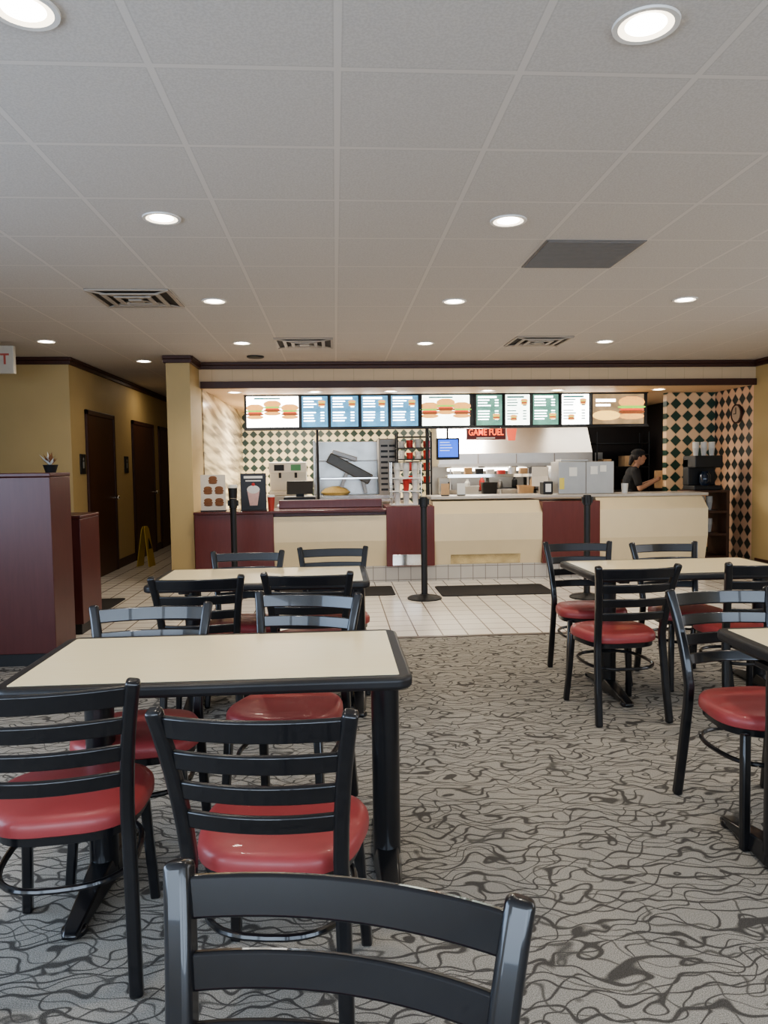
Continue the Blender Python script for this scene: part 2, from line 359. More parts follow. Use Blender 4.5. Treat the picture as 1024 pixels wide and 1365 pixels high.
e=thing('exit_sign','white hanging exit sign with red letters','sign',(-3.41,7.9,H)); 
MB().box(-.19,.19,-.03,.03,-.32,-.04).build('sign_box',mat('exit_sign_white',(.5,.46,.40),.4),parent=e,bevel=.006)
MB().cyl((0,0,-.04),(0,0,0),.012).lathe([(.05,-.012),(.05,0)]).build('stem',WHITE,parent=e)
textpart('EXIT',.15,RED2,e,(0,-.032,-.18),FRONT,sx=.95)
# ------------------------------------------------------------------ chair
def make_chair(loc,rot):
    e=thing('dining_chair','black metal ladder-back chair with red vinyl seat','chair',loc,rot,'black ladder-back dining chairs')
    def yb(z): d=z-.46; return .203+d*.17+d*d*.20
    def xb(z): d=z-.46; return .178+d*.03+d*d*.19
    def outl(k):
        pts=[]
        for i in range(40):
            a=2*math.pi*i/40; ca,sa=math.cos(a),math.sin(a); p=2/(3.4 if sa>0 else 2.5)
            x=math.copysign(abs(ca)**p,ca); y=math.copysign(abs(sa)**p,sa)
            wx=.214-.026*y
            pts.append((x*wx*k, y*.20*k if k<1.01 else y*.205))
        return pts
    s=MB(); s.rings([[(x,y,z-.018) for x,y in outl(k)] for k,z in((.95,.432),(.995,.438),(1,.452),(.99,.468),(.95,.480),(.85,.487),(.5,.490),(.1,.491))])
    s.build('seat',VINYL,parent=e,smooth=True)
    s=MB(); s.rings([[(x,y,z-.018) for x,y in outl(k)] for k,z in((.90,.405),(.93,.408),(.93,.4315),(.90,.4315))]); s.build('seat_frame',BLACK,parent=e,smooth=True)
    for sx in(-1,1):
        path=[(sx*.195,.262,0),(sx*.188,.232,.2),(sx*.181,.208,.40)]+[(sx*xb(z),yb(z),z) for z in(.47,.55,.62,.69,.75,.80,.848)]
        MB().sweep(path,(1,0,0),.036,.034).build('leg',BLACK,parent=e,bevel=.010,seg=4,smooth=True)
        MB().sweep([(sx*.192,-.205,0),(sx*.180,-.182,.2),(sx*.170,-.165,.405)],(1,0,0),.030,.030).build('leg',BLACK,parent=e,bevel=.006,smooth=True)
    for z,hh in((.806,.053),(.724,.046),(.647,.045),(.572,.044)):
        X=xb(z); p=[]
        for i in range(17):
            t=-1+2*i/16; p.append((X*t*.985,yb(z)+.034*(1-t*t),z+.001*(1-t*t)))
        MB().sweep(p,(0,.22,1),hh,.014).build('back_slat',BLACK,parent=e,bevel=.004,smooth=True)
    p=[]
    for i in range(36):
        a=2*math.pi*i/36; ca,sa=math.cos(a),math.sin(a)
        p.append((math.copysign(abs(ca)**.75,ca)*.182,math.copysign(abs(sa)**.75,sa)*(.20)+.018,.285))
    MB().sweep(p,(0,0,1),.018,.018,closed=True,n=8).build('stretcher',BLACK,parent=e,smooth=True)
    return e
D=math.radians
C0=make_chair((-.085,.622,0),D(-16))
for x,y,a in [(-.150,1.905,172),(-.765,2.15,187),(-.20,2.86,-15),(-.71,2.66,3),
              (-.70,4.00,182),(-.135,4.05,177),(-.565,4.50,0),(-.02,4.64,1),
              (1.525,4.03,184),(2.25,4.05,180),(1.61,4.66,-3),(2.17,4.52,2),(1.60,2.70,3)]:
    copy_thing(C0,(x,y,0),D(a))
C0.scale=(1.02,1.02,1.01)
# ------------------------------------------------------------------ tables
def rrect(x0,x1,y0,y1,r,n=6):
    pts=[]
    for cx,cy,a0 in((x1-r,y1-r,0),(x0+r,y1-r,90),(x0+r,y0+r,180),(x1-r,y0+r,270)):
        for i in range(n+1): a=math.radians(a0+90*i/n); pts.append((cx+r*math.cos(a),cy+r*math.sin(a)))
    return pts
def make_table(cx,cy,L=1.22,W=.68):
    e=thing('dining_table','cream laminate table with black rounded edge and twin pedestal legs','table',(cx,cy,0),0,'cream-topped dining tables')
    a,b=L/2,W/2
    MB().prism(rrect(-a,a,-b,b,.055),.712,.750).build('edge_band',RUBBER,parent=e,bevel=.012,seg=4,smooth=True)
    MB().prism(rrect(-a+.04,a-.04,-b+.04,b-.04,.004,2),.745,.7515).build('tabletop',LAM,parent=e)
    for sx in(-1,1):
        X=sx*.475+.07
        MB().lathe([(.047,.05),(.047,.69)],(X,0,0),28).build('leg',BLACK,parent=e,smooth=True)
        f=MB()
        for sg in(-1,1):
            f.rings([[(X-w,sg*y,z0),(X+w,sg*y,z0),(X+w*.75,sg*y,z1),(X-w*.75,sg*y,z1)] for y,w,z0,z1 in((0,.050,.012,.085),(.12,.042,.014,.066),(.24,.036,.014,.045),(.32,.032,.008,.032),(.345,.024,.008,.022))])
            f.lathe([(.034,0),(.038,.006),(.038,.022),(.02,.03)],(X,sg*.30,0),16)
        f.build('foot',BLACK,parent=e,bevel=.005,smooth=True)
        f=MB(); f.box(X-.03,X+.03,-.26,.26,.69,.712); f.box(X-.06,X+.06,-.06,.06,.68,.70); f.build('top_bracket',BLACK,parent=e,bevel=.004)
    return e
T0=make_table(-.39,2.50)
copy_thing(T0,(-.43,4.37,0)); copy_thing(T0,(2.03,4.38,0)); copy_thing(T0,(2.010,2.36,0),math.pi)
# ------------------------------------------------------------------ booth partition cabinets
def cabinet(name,label,x0,x1,y0,y1,h,m,capm):
    e=thing(name,label,'cabinet',((x0+x1)/2,(y0+y1)/2,0)); o=tuple(e.location)
    MB().box(x0,x1,y0,y1,.09,h-.03).build('body',m,parent=e,org=o,bevel=.004)
    MB().box(x0-.004,x1+.004,y0-.004,y1+.004,h-.028,h).build('top',capm,parent=e,org=o,bevel=.006)
    MB().box(x0+.02,x1-.02,y0+.02,y1-.02,0,.09).build('plinth',BLACKM,parent=e,org=o)
cabinet('partition_cabinet','tall burgundy laminate partition cabinet on carpet',-2.85,-1.98,5.35,5.75,1.36,BURG2,BURG2)
cabinet('waste_cabinet','lower dark burgundy cabinet behind the tall partition',-2.75,-2.12,6.35,6.85,1.0,BURG2,BURG2)
e=thing('potted_plant','small potted plant with brown and white leaves on partition','plant',(-2.07,5.62,1.36))
MB().lathe([(.035,0),(.05,.05),(.054,.055),(.048,.057),(.01,.05)]).build('pot',BLACKM,parent=e,smooth=True)
lf=MB()
for i in range(34):
    a=random.random()*6.28; l=.05+random.random()*.07; t=.15+random.random()*.8
    d=Vector((math.cos(a)*math.sin(t),math.sin(a)*math.sin(t),math.cos(t))); p=Vector((0,0,.05))
    q=p+d*l; s=d.cross(Vector((0,0,1))).normalized()*.012; lf.cur=1 if i%4==0 else 0
    lf.add([p,p+d*l*.5+s,q,p+d*l*.5-s],[(0,1,2,3)]); 
lf.build('leaves',[BROWN,WHITE],parent=e)
e=thing('wet_floor_sign','yellow folding wet floor sign standing in corridor','sign',(-2.72,10.85,0),D(78))
for sg,nm in((-1,'front_panel'),(1,'rear_panel')):
    q=MB(); q.rings([[(x,sg*y0+dy,z) for x,dy in((-w,-.008),(w,-.008),(w,.008),(-w,.008))] for y0,w,z in((.09,.10,0),(.02,.07,.53),(.012,.04,.57))]); q.build(nm,YELLOW,parent=e,bevel=.004)
q=MB()
q.rings([[(x,-y0-.012,z) for x in(-w,w)]+[(w,-y0-.008,z),(-w,-y0-.008,z)] for y0,w,z in((.062,.05,.25),(.040,.004,.40))]); q.build('warning_triangle',BLACKM,parent=e)
for x0,x1,y0,y1 in((-.65,.62,7.9,8.5),(1.1,2.32,7.75,8.4),(-3.0,-2.25,7.45,8.1)):
    m_=MB().prism(rrect(x0,x1,y0,y1,.04),0,.01).build('floor_mat',RUG,org=((x0+x1)/2,(y0+y1)/2,0),bevel=.003); tag(m_,'dark rectangular floor mat on cream tiles','mat','dark floor mats')
def stan(x,y):
    e=thing('queue_post','black queue barrier post with round base','queue post',(x,y,0),0,'black queue barrier posts')
    MB().lathe([(.175,0),(.178,.012),(.16,.024),(.06,.036),(.045,.05),(.001,.05)],n=32).build('base',BLACKM,parent=e,smooth=True)
    MB().lathe([(.032,.04),(.032,.95)]).build('pole',BLACKM,parent=e,smooth=True)
    h=MB(); h.lathe([(.034,.95),(.042,.955),(.042,1.04),(.036,1.055),(.001,1.06)]); 
    for a in range(4): c=math.cos(a*math.pi/2); s=math.sin(a*math.pi/2); h.box(c*.046-.010,c*.046+.010,s*.046-.010,s*.046+.010,.975,1.035)
    h.build('belt_head',BLACKM,parent=e,smooth=True); return e
s0=stan(.90,7.66); copy_thing(s0,(2.56,7.5,0)); copy_thing(s0,(-1.09,8.05,0))
# ------------------------------------------------------------------ service counter
CY=8.82
e=thing('service_counter','burgundy and cream restaurant service counter with tiled base','counter',(1.45,9.1,0)); o=tuple(e.location)
MB().box(-1.64,4.5,CY+.04,9.45,0,.19).build('tiled_base',BASETILE,parent=e,org=o)
for x0,x1,zt in((-1.64,-.73,.84),(.59,1.16,.90),(2.46,3.16,.93)):
    MB().box(x0,x1,CY-.03,9.42,.19,zt).build('burgundy_pier',BURG,parent=e,org=o,bevel=.004)
MB().box(-.73,.59,CY+.11,9.42,.19,.84).build('counter_core',BURG,parent=e,org=o)
MB().prof_x([(CY+.05,.19),(CY-.015,.50),(CY-.015,.80),(CY+.10,.80),(CY+.10,.19)],-.73,.59).build('cream_panel',CREAM,parent=e,org=o)
for x0,x1,a in((1.16,2.46,0),(3.16,4.5,.02)):
    MB().prof_x([(CY+.05,.19),(CY-.02,.48),(CY-.02,.80+a),(CY+.15,.945+a),(9.42,.945+a),(9.42,.19)],x0,x1).build('cream_panel',CREAM,parent=e,org=o)
MB().box(.66,1.0,CY-.035,CY-.03,.20,.33).build('kick_plate',CHROME,parent=e,org=o,bevel=.001)
MB().rings([[(x,y,z) for x in(1.36,2.2)]+[(x,y+.006,z) for x in(2.2,1.36)] for y,z in((CY+.040,.20),(CY+.013,.31))]).build('kick_plate',GOLDREFL,parent=e,org=o)
MB().box(-.70,.57,9.30,9.44,.874,.97).build('raised_ledge',BURG,parent=e,org=o,bevel=.004)
ct=MB(); ct.box(-1.645,.588,CY-.06,9.45,.842,.872); c=ct.build('countertop',mat('burgundy_solid_top',(.10,.025,.022),.2,var=.15),org=(-.5,9.1,.842),bevel=.006); tag(c,'dark burgundy countertop on the low counter','countertop')
ct=MB(); ct.box(1.14,4.58,CY+.13,9.50,.967,1.002); c=ct.build('countertop',mat('grey_solid_top',(.48,.43,.37),.25,var=.1),org=(2.9,9.1,.967),bevel=.006); tag(c,'grey solid countertop above the cream panels','countertop')
e=thing('cup_shelf','small open side shelf with stacked white cups','shelf',(4.95,9.85,0)); o=tuple(e.location)
SHF=m_wood('dark_shelf_laminate',(.05,.022,.014),(.08,.035,.022),.4)
MB().box(4.72,4.76,9.6,10.1,0,1.0).build('side_panel',SHF,parent=e,org=o); MB().box(5.16,5.20,9.6,10.1,0,1.0).build('side_panel',SHF,parent=e,org=o)
for z in(.1,.4,.7,.97): MB().box(4.76,5.16,9.6,10.1,z,z+.03).build('shelf_board',SHF,parent=e,org=o)
# ------------------------------------------------------------------ cups
CUP=None
def putcup(x,y,z,lb='stacked white paper cups',grp='white paper cup stacks'):
    global CUP
    if CUP is None:
        b=MB(); pr=[(.028,0)]
        for i in range(6): pr+=[(.040,.10+i*.014),(.043,.103+i*.014),(.043,.110+i*.014),(.040,.112+i*.014)]
        pr+=[(.036,.185)]; b.lathe(pr,n=16); CUP=b.build('paper_cup_stack',WHITE,loc=(x,y,z),smooth=True); return tag(CUP,lb,'cups',grp)
    return copy_thing(CUP,(x,y,z))
for z in(.43,.73):
    for x in(4.83,4.94,5.05): putcup(x,9.85,z)
e=thing('coffee_brewer','black coffee brewer on the end shelf','coffee machine',(4.95,9.85,1.0))
b=MB(); b.box(-.19,.19,-.16,.18,0,.06); b.box(-.19,.19,.02,.18,.06,.42); b.box(-.19,.19,-.18,.18,.30,.46); b.build('body',BLACKM,parent=e,bevel=.012)
MB().lathe([(.05,.06),(.075,.10),(.07,.2),(.045,.24),(.05,.25)],(0,-.07,0)).build('carafe',GLASSD,parent=e,smooth=True)
MB().sweep([(.0,-.14,.22),(0,-.19,.2),(0,-.19,.12),(0,-.14,.1)],(1,0,0),.02,.012).build('handle',BLACKM,parent=e)
for x in(4.83,4.94,5.05): putcup(x,9.80,1.46)
# ------------------------------------------------------------------ counter displays
def display(x,y,z,w,h,mt,label,kind=0):
    e=thing('counter_display_card',label,'sign',(x,y,z))
    MB().box(-w/2,w/2,-.006,.006,.01,h).build('card',mt,parent=e,bevel=.002)
    MB().box(-w/2,w/2,-.05,.05,0,.012).build('stand_base',BLACKM,parent=e,bevel=.002)
    return e
def burger(parent,cx,cz,s,y=-.009,n='food_picture'):
    b=MB()
    for i,(zz,rx,rz) in enumerate(((.30,.5,.22),(.12,.54,.07),(.03,.48,.05),(-.06,.5,.09),(-.22,.48,.12))):
        b.cur=i; b.ell((cx,y,cz+zz*s),(rx*s,.003+.0004*i,rz*s),16,8)
    return b.build(n,[BUN,LETT,TOM,PATTY,BUN],parent=parent,smooth=True)
e=display(-1.44,8.95,.872,.29,.43,mat('poster_cream',(.70,.62,.52),.5,var=.1),'cream poster card with stacked burgers and drinks')
for x,z in((-.06,.10),(.07,.10),(-.06,.24),(.07,.24),(0,.36)):
    MB().ell((x,-.008,z),(.055,.003,.02)).ell((x,-.009,z+.028),(.048,.003,.028)).ell((x,-.0085,z-.024),(.05,.003,.016)).build('food_picture',BROWN,parent=e,smooth=True)
e=display(-.97,8.95,.872,.30,.44,mat('poster_black',(.02,.018,.018),.4,var=.1),'black poster card with a milkshake picture')
MB().rings([[(x,-.009,z) for x in(-w,w)]+[(w,-.007,z),(-w,-.007,z)] for w,z in((.045,.06),(.07,.22),(.075,.23))]).build('drink_picture',mat('shake_pink',(.62,.40,.36),.5,var=.2,scale=30),parent=e)
MB().ell((0,-.008,.25),(.075,.004,.05)).build('whipped_cream_picture',WHITE,parent=e); MB().ell((.0,-.009,.31),(.02,.004,.02)).build('cherry_picture',mat('cherry_red',(.5,.04,.03),.5),parent=e)
MB().box(-.11,.11,-.008,-.006,.38,.41).build('printed_heading',PAPER,parent=e); MB().box(-.09,.09,-.008,-.006,.345,.36).build('printed_heading',PAPER,parent=e)
e=thing('tumbler','tall black insulated tumbler with lid on counter','cup',(-1.22,9.0,.872)); MB().lathe([(.04,0),(.055,.26),(.056,.27)]).build('body',BLACKM,parent=e,smooth=True); MB().lathe([(.06,.27),(.06,.29),(.05,.31),(.001,.31)]).build('lid',WHITE,parent=e,smooth=True)
e=thing('tumbler','small white drink cup with red band on counter','cup',(-.77,9.0,.872)); MB().lathe([(.032,0),(.044,.15),(.046,.155)]).build('body',mat('cup_red',(.5,.08,.06),.4),parent=e,smooth=True); MB().lathe([(.048,.155),(.048,.165),(.04,.18),(.001,.18)]).build('lid',WHITE,parent=e,smooth=True)
def register(x,y,z,lab):
    e=thing('cash_register',lab,'cash register',(x,y,z))
    MB().box(-.2,.2,-.18,.2,0,.10).build('drawer_base',BLACKM,parent=e,bevel=.01)
    MB().box(-.05,.05,.0,.06,.10,.2).build('neck',BLACKM,parent=e)
    MB().rings([[(x_,y_+k,z_) for x_,y_ in((-.17,-.02),(.17,-.02),(.17,.02),(-.17,.02))] for k,z_ in((-.04,.13),(.06,.30))]).build('monitor',BLACKM,parent=e,bevel=.008)
register(-.46,9.75,.90,'black cash register with tilted monitor behind counter')
def bench(name,x0,x1,y0,y1,h,label,m=STEELM):
    e=thing(name,label,'work table',((x0+x1)/2,(y0+y1)/2,0)); o=tuple(e.location)
    MB().box(x0,x1,y0,y1,h-.04,h).build('worktop',STEEL,parent=e,org=o,bevel=.005)
    for sx in(x0+.03,x1-.03):
        for sy in(y0+.03,y1-.03): MB().cyl((sx,sy,0),(sx,sy,h-.04),.022).build('leg',STEEL,parent=e,org=o,smooth=True)
    MB().box(x0+.02,x1-.02,y0+.02,y1-.02,.2,.23).build('undershelf',m,parent=e,org=o)
    MB().box(x0+.02,x1-.02,y1-.05,y1-.03,.23,h-.04).build('back_panel',m,parent=e,org=o)
bench('work_table',-.75,.0,9.55,10.0,.9,'stainless work table behind the low counter')
bench('work_table',-.4,1.0,10.95,11.6,.9,'stainless work table under the fry station')
bench('work_table',1.5,3.6,10.6,11.1,.92,'stainless prep table in front of cooking line')
e=thing('juice_dispenser','white countertop drink dispenser with two taps','dispenser',(-.72,11.6,0))
MB().box(-.30,.30,-.25,.25,0,.95).build('cabinet_base',STEELM,parent=e,bevel=.01)
MB().box(-.28,.28,-.2,.22,.95,1.02).box(-.28,.28,-.02,.22,1.02,1.42).box(-.28,.28,-.2,.22,1.30,1.46).build('body',WHITE,parent=e,bevel=.012)
for x in(-.12,.12): MB().cyl((x,-.12,1.22),(x,-.12,1.30),.02).build('tap',BLACKM,parent=e)
MB().box(-.2,-.05,-.204,-.2,1.33,1.42).build('label_plate',BLACKM,parent=e); MB().box(.05,.2,-.204,-.2,1.33,1.42).build('label_plate',mat('label_green',(.1,.3,.15),.5),parent=e)
e=thing('fry_dispenser','stainless fry station with tilted dark hopper and vented side','kitchen machine',(.30,11.25,.9))
b=MB(); b.box(-.62,.62,.22,.28,0,.86); b.box(-.62,.62,-.28,.28,0,.06); b.box(-.62,-.59,-.28,.28,.06,.86); b.build('housing',mat('smoky_steel',(.40,.385,.355),.25,.8,var=.4,scale=4),parent=e,bevel=.006)
for z in(.30,.56): MB().box(-.58,.33,.10,.21,z,z+.012).build('inner_shelf',STEELM,parent=e)
MB().box(.34,.62,-.26,.2,.05,.88).build('vented_cabinet',mat('warm_grey_metal',(.30,.27,.23),.4,.4,var=.08),parent=e,bevel=.01)
v=MB()
for r_ in range(9):
    for c_ in range(2): v.box(.37+c_*.12,.47+c_*.12,-.266,-.26,.12+r_*.08,.15+r_*.08)
v.build('vent_slots',BLACKM,parent=e)
def bar(m,p0,p1,hh,dy):
    p0=Vector(p0);p1=Vector(p1); m.sweep([p0,p1],(0,1,0),dy,hh)
h=MB(); bar(h,(-.40,-.05,.62),(.22,-.05,.28),.16,.26); h.build('hopper',mat('dark_grey_plastic',(.10,.095,.085),.35,.3,var=.1),parent=e,bevel=.015)
h=MB(); bar(h,(-.34,-.02,.70),(.02,-.02,.58),.07,.2); h.build('hopper_lid',STEELM,parent=e,bevel=.01)
h=MB(); bar(h,(-.25,-.1,.08),(-.12,-.1,.42),.05,.05); bar(h,(.15,-.1,.08),(.1,-.1,.30),.05,.05); h.build('hopper_stand',STEELM,parent=e,bevel=.006)
MB().box(-.56,.32,-.275,-.27,.30,.315).build('sneeze_rail',CHROME,parent=e)
MB().rings([[(-.3+.22*math.cos(a)*k,-.1+.14*math.sin(a)*k,z) for a in [2*math.pi*i/20 for i in range(20)]] for k,z in((.8,.06),(1,.10),(.7,.16),(.2,.19))]).build('fries_pile',mat('fries',(.75,.55,.22),.7,var=.3,scale=60),parent=e)
e=thing('cup_rack','tall wire rack holding stacked cups and lids','rack',(1.12,10.75,.0)); 
for x in(-.24,.24):
    for y in(-.15,.15): MB().cyl((x,y,0),(x,y,1.85),.012).build('rack_post',BLACKM,parent=e)
for z in(.9,1.12,1.30,1.46,1.62,1.78): MB().box(-.25,.25,-.16,.16,z,z+.015).build('rack_shelf',BLACKM,parent=e)
colr=[WHITE,mat('lid_black',(.03,.03,.03),.4),mat('lid_red',(.5,.05,.04),.4),PAPER]
k_=0
for z in(1.135,1.315,1.475,1.635):
    for i in range(4):
        x=-.18+i*.12; q=MB(); hh=.09+.03*((k_*7)%3)/2
        q.lathe([(.042,0),(.048,hh*.4),(.048,hh*.45),(.044,hh*.5),(.050,hh*.9),(.05,hh)],n=14)
        q=q.build('lid_stack',colr[(k_*5+i)%4],loc=(1.12+x,10.65,z),smooth=True); tag(q,'short stack of plastic cup lids on rack shelf','lids','lid stacks on rack'); k_+=1
e=thing('cup_display_case','clear counter case with white cups on low counter','display case',(.86,9.2,.90))
for z in(.0,.16,.32): MB().box(-.19,.19,-.14,.14,z,z+.012).build('case_shelf',WHITE,parent=e)
for x in(-.18,.18):
    for y in(-.13,.13): MB().cyl((x,y,0),(x,y,.52),.007).build('case_post',CHROME,parent=e)
MB().box(-.19,.19,-.14,.14,.52,.53).build('case_top',BLACKM,parent=e)
for x in(-.11,0,.11): putcup(.86+x,9.12,1.232)
for x in(-.11,0,.11):
    q=MB().lathe([(.03,0),(.042,.12),(.046,.125),(.04,.14),(.001,.145)],n=16).build('lidded_cup',WHITE,loc=(.86+x,9.12,.912),smooth=True); tag(q,'lidded white drink cup in display case','cup','cups in the display case')
    q=MB().lathe([(.03,0),(.042,.12),(.046,.125),(.04,.14),(.001,.145)],n=16).build('lidded_cup',colr[2] if x==0 else WHITE,loc=(.86+x,9.12,1.072),smooth=True); tag(q,'lidded drink cup in display case','cup','cups in the display case')
CT=1.002
e=thing('order_terminal_housing','boxy grey stainless terminal housing with taped notes on the countertop','terminal',(3.10,9.28,CT))
MB().box(-.35,.35,-.17,.17,0,.40).box(-.30,.05,-.10,.14,.40,.43).build('shell',mat('brushed_cabinet_steel',(.36,.35,.33),.35,.75,var=.12,scale=6),parent=e,bevel=.006)
MB().box(-.01,.0,-.173,-.17,.0,.40).build('seam',GREY,parent=e)
MB().box(-.34,-.28,-.176,-.171,.06,.2).build('yellow_note',mat('sticky_yellow',(.75,.62,.15),.7),parent=e)
for x0,x1,z0,z1 in((.05,.14,.24,.34),(.17,.25,.27,.35),(-.22,-.12,.22,.33)): MB().box(x0,x1,-.176,-.171,z0,z1).build('white_note',PAPER,parent=e)
e=thing('napkin_dispenser','small dark napkin dispenser on the countertop','dispenser',(2.62,9.2,CT)); MB().box(-.06,.06,-.09,.09,0,.16).build('body',BLACKM,parent=e,bevel=.01); MB().box(-.035,.035,-.093,-.09,.03,.13).build('napkins',PAPER,parent=e)
e=thing('tip_cup','small clear cup with papers on the countertop','cup',(3.62,9.2,CT)); MB().lathe([(.035,0),(.045,.12),(.042,.12),(.033,.01),(.001,.01)]).build('body',WHITE,parent=e,smooth=True)
for i,x in enumerate((1.35,1.55)):
    e=thing('card_holder','small upright printed card on the countertop','sign',(x,9.2,CT)); MB().box(-.05,.05,-.03,.03,0,.01).build('base',BLACKM,parent=e); MB().box(-.05,.05,-.004,.004,.01,.15).build('card',[KRAFT,PAPER][i],parent=e)
# hood
e=thing('exhaust_hood','large stainless steel kitchen exhaust hood with lamp','exhaust hood',(2.90,12.4,1.3)); 
MB().prof_x([(-.5,.06),(-.5,.26),(-.22,.72),(.5,.72),(.5,.06)],-1.25,1.25).build('canopy',STEELG,parent=e,bevel=.005)
for x in(-.62,0,.62): MB().box(x-.006,x+.006,-.515,-.502,.10,.25).build('hood_seam',GREY,parent=e)
MB().box(-1.1,.2,-.42,-.36,-.02,.029).build('hood_lamp',TUBE,parent=e,bevel=.01)
for x in(-.8,-.25,.3,.85): MB().box(x-.22,x+.22,-.3,.3,.03,.059).build('grease_filter',STEELM,parent=e)
MB().box(-1.27,1.27,-.52,-.501,.05,.10).build('drip_edge',STEELM,parent=e)
struct(MB().box(1.6,4.2,13.0,13.05,.0,1.9).build('wall_hood_backsplash',STEELM))
for i,(x0,x1,h,lab) in enumerate(((1.75,2.55,.95,'stainless flat-top grill with control knobs'),(2.6,3.2,.98,'stainless fryer cabinet with dark oil basins'),(3.25,4.1,.95,'stainless broiler cabinet under the exhaust hood'))):
    e=thing('cooking_appliance',lab,'kitchen appliance',((x0+x1)/2,12.3,0)); w=(x1-x0)/2
    MB().box(-w,w,-.35,.4,.08,h).build('body',STEEL,parent=e,bevel=.008)
    MB().box(-w,w,.3,.4,h,h+.22).build('backguard',STEELM,parent=e,bevel=.006)
    MB().box(-w+.04,w-.04,-.30,.28,h,h+.015).build('cooking_surface',BLACKM,parent=e)
    for k in range(4): MB().cyl((-w+.12+k*(2*w-.24)/3,-.35,h-.1),(-w+.12+k*(2*w-.24)/3,-.39,h-.1),.025).build('knob',BLACKM,parent=e,smooth=True)
    for sx in(-w+.06,w-.06):
        for sy in(-.3,.34): MB().cyl((sx,sy,0),(sx,sy,.09),.025).build('leg',STEEL,parent=e)
for i in range(8):
    x=1.85+i*.27+(.03 if i%2 else 0); m_=[BLACKM,WHITE,colr[2],STEEL,BLACKM,KRAFT,STEEL,BLACKM][i]; hh=.14+.04*(i%3)
    q=MB().lathe([(.04,0),(.045,.01),(.045,hh*.7),(.02,hh*.85),(.02,hh)],n=14).build('sauce_bottle',m_,loc=(x,12.15,.966+(.03 if 2.55<x<3.22 else 0)),smooth=True); tag(q,'sauce bottle standing on the cooking line','bottle','sauce bottles on cooking line')
for i in range(5):
    x=1.7+i*.27; m_=[STEEL,WHITE,BLACKM,STEEL,KRAFT,WHITE,STEEL][i]; h=.10+.05*(i%3)
    q=MB(); q.rings([[(a,b_,z) for a,b_ in rrect(-w,w,-w*.8,w*.8,.02,2)] for w,z in((.095,0),(.11,h-.01),(.12,h),(.105,h),(.10,h-.02))]); q=q.build('food_pan',m_,loc=(x,10.85,.92),smooth=True); tag(q,'open food pan on the stainless prep table','pan','food pans on prep table')
e=thing('pass_shelf','stainless overhead pass shelf on thin posts with ticket rail','shelf',(2.35,11.35,0))
for x in(-.6,.6): MB().cyl((x,0,0),(x,0,1.32),.015).build('post',STEEL,parent=e)
MB().box(-.66,.66,-.12,.12,1.20,1.225).build('shelf_board',STEEL,parent=e,bevel=.004); MB().box(-.66,.66,-.125,-.12,1.19,1.235).build('ticket_rail',CHROME,parent=e)
for i in range(7):
    x=1.85+i*.17; h=.07+.05*((i*3)%4)/3; mm=[PAPER,KRAFT,BLACKM,WHITE,colr[2],STEEL,KRAFT][i]
    q=MB().rings([[(a,b_,z) for a,b_ in rrect(-w,w,-w,w,.015,2)] for w,z in((.055,0),(.06,h*.9),(.05,h))]).build('kitchen_container',mm,loc=(x,11.35,1.225),smooth=True); tag(q,'small food container on the stainless pass shelf','container','containers on pass shelf')
e=thing('paper_ticket_holder','white paper ticket hanging from small holder','ticket holder',(2.95,10.70,.92)); MB().cyl((0,.02,.0),(0,.02,.42),.012).box(-.08,.08,-.05,.05,0,.015).build('stand',STEEL,parent=e)
MB().rings([[(x,-.02-dy,z) for x in(-.12,.12)]+[(.12,-.012-dy,z),(-.12,-.012-dy,z)] for dy,z in((.03,.14),(.0,.28),(.02,.42))]).build('paper_ticket',PAPER,parent=e)
e=thing('holding_cabinet','dark and stainless food holding cabinet on the prep table','holding cabinet',(3.35,10.88,.92))
b=MB(); b.box(-.2,.2,-.17,.17,0,.05); b.box(-.2,.2,-.17,.17,.38,.43); b.box(-.2,-.17,-.17,.17,.05,.38); b.box(.17,.2,-.17,.17,.05,.38); b.box(-.17,.17,-.17,.17,.2,.22); b.build('casing',STEEL,parent=e,bevel=.004)
for z in(.06,.23): MB().box(-.15,.15,-.12,.12,z,z+.10).build('food_tray',BLACKM,parent=e,bevel=.01)
# monitor
e=thing('order_monitor','hanging kitchen order monitor with blue screen','monitor',(1.66,11.0,1.62))
MB().box(-.17,.17,-.03,.06,-.16,.16).build('casing',BLACKM,parent=e,bevel=.012); MB().box(-.145,.145,-.034,-.03,-.12,.135).build('screen',BLUE,parent=e)
t=MB(); [t.box(-.12,.02+.02*(i%3),-.036,-.034,.09-i*.04,.10-i*.04) for i in range(4)]; t.build('screen_text',mat('screen_text_white',(.6,.7,.9),.5,var=0,emit=1.5),parent=e)
MB().cyl((0,.03,.16),(0,.03,KH-1.62),.016).build('mount_pole',BLACKM,parent=e)
for x,z,w,h in((4.45,1.55,.16,.22),(4.45,1.28,.16,.18),(4.66,1.48,.14,.18)):
    q=MB().box(-w/2,w/2,-.004,0,-h/2,h/2).build('wall_notice',PAPER,loc=(x,13.048,z)); tag(q,'white paper notice taped on dark kitchen wall','notice','paper notices on kitchen wall')
for x,r_ in((-.24,.018),(1.28,.022)):
    q=MB().cyl((0,0,0),(0,0,1.885),r_).lathe([(.06,0),(.06,.02),(.03,.03)]).build('support_pole',BLACKM,loc=(x,10.42,0),smooth=True); tag(q,'thin black support pole under the menu board','pole','black support poles')
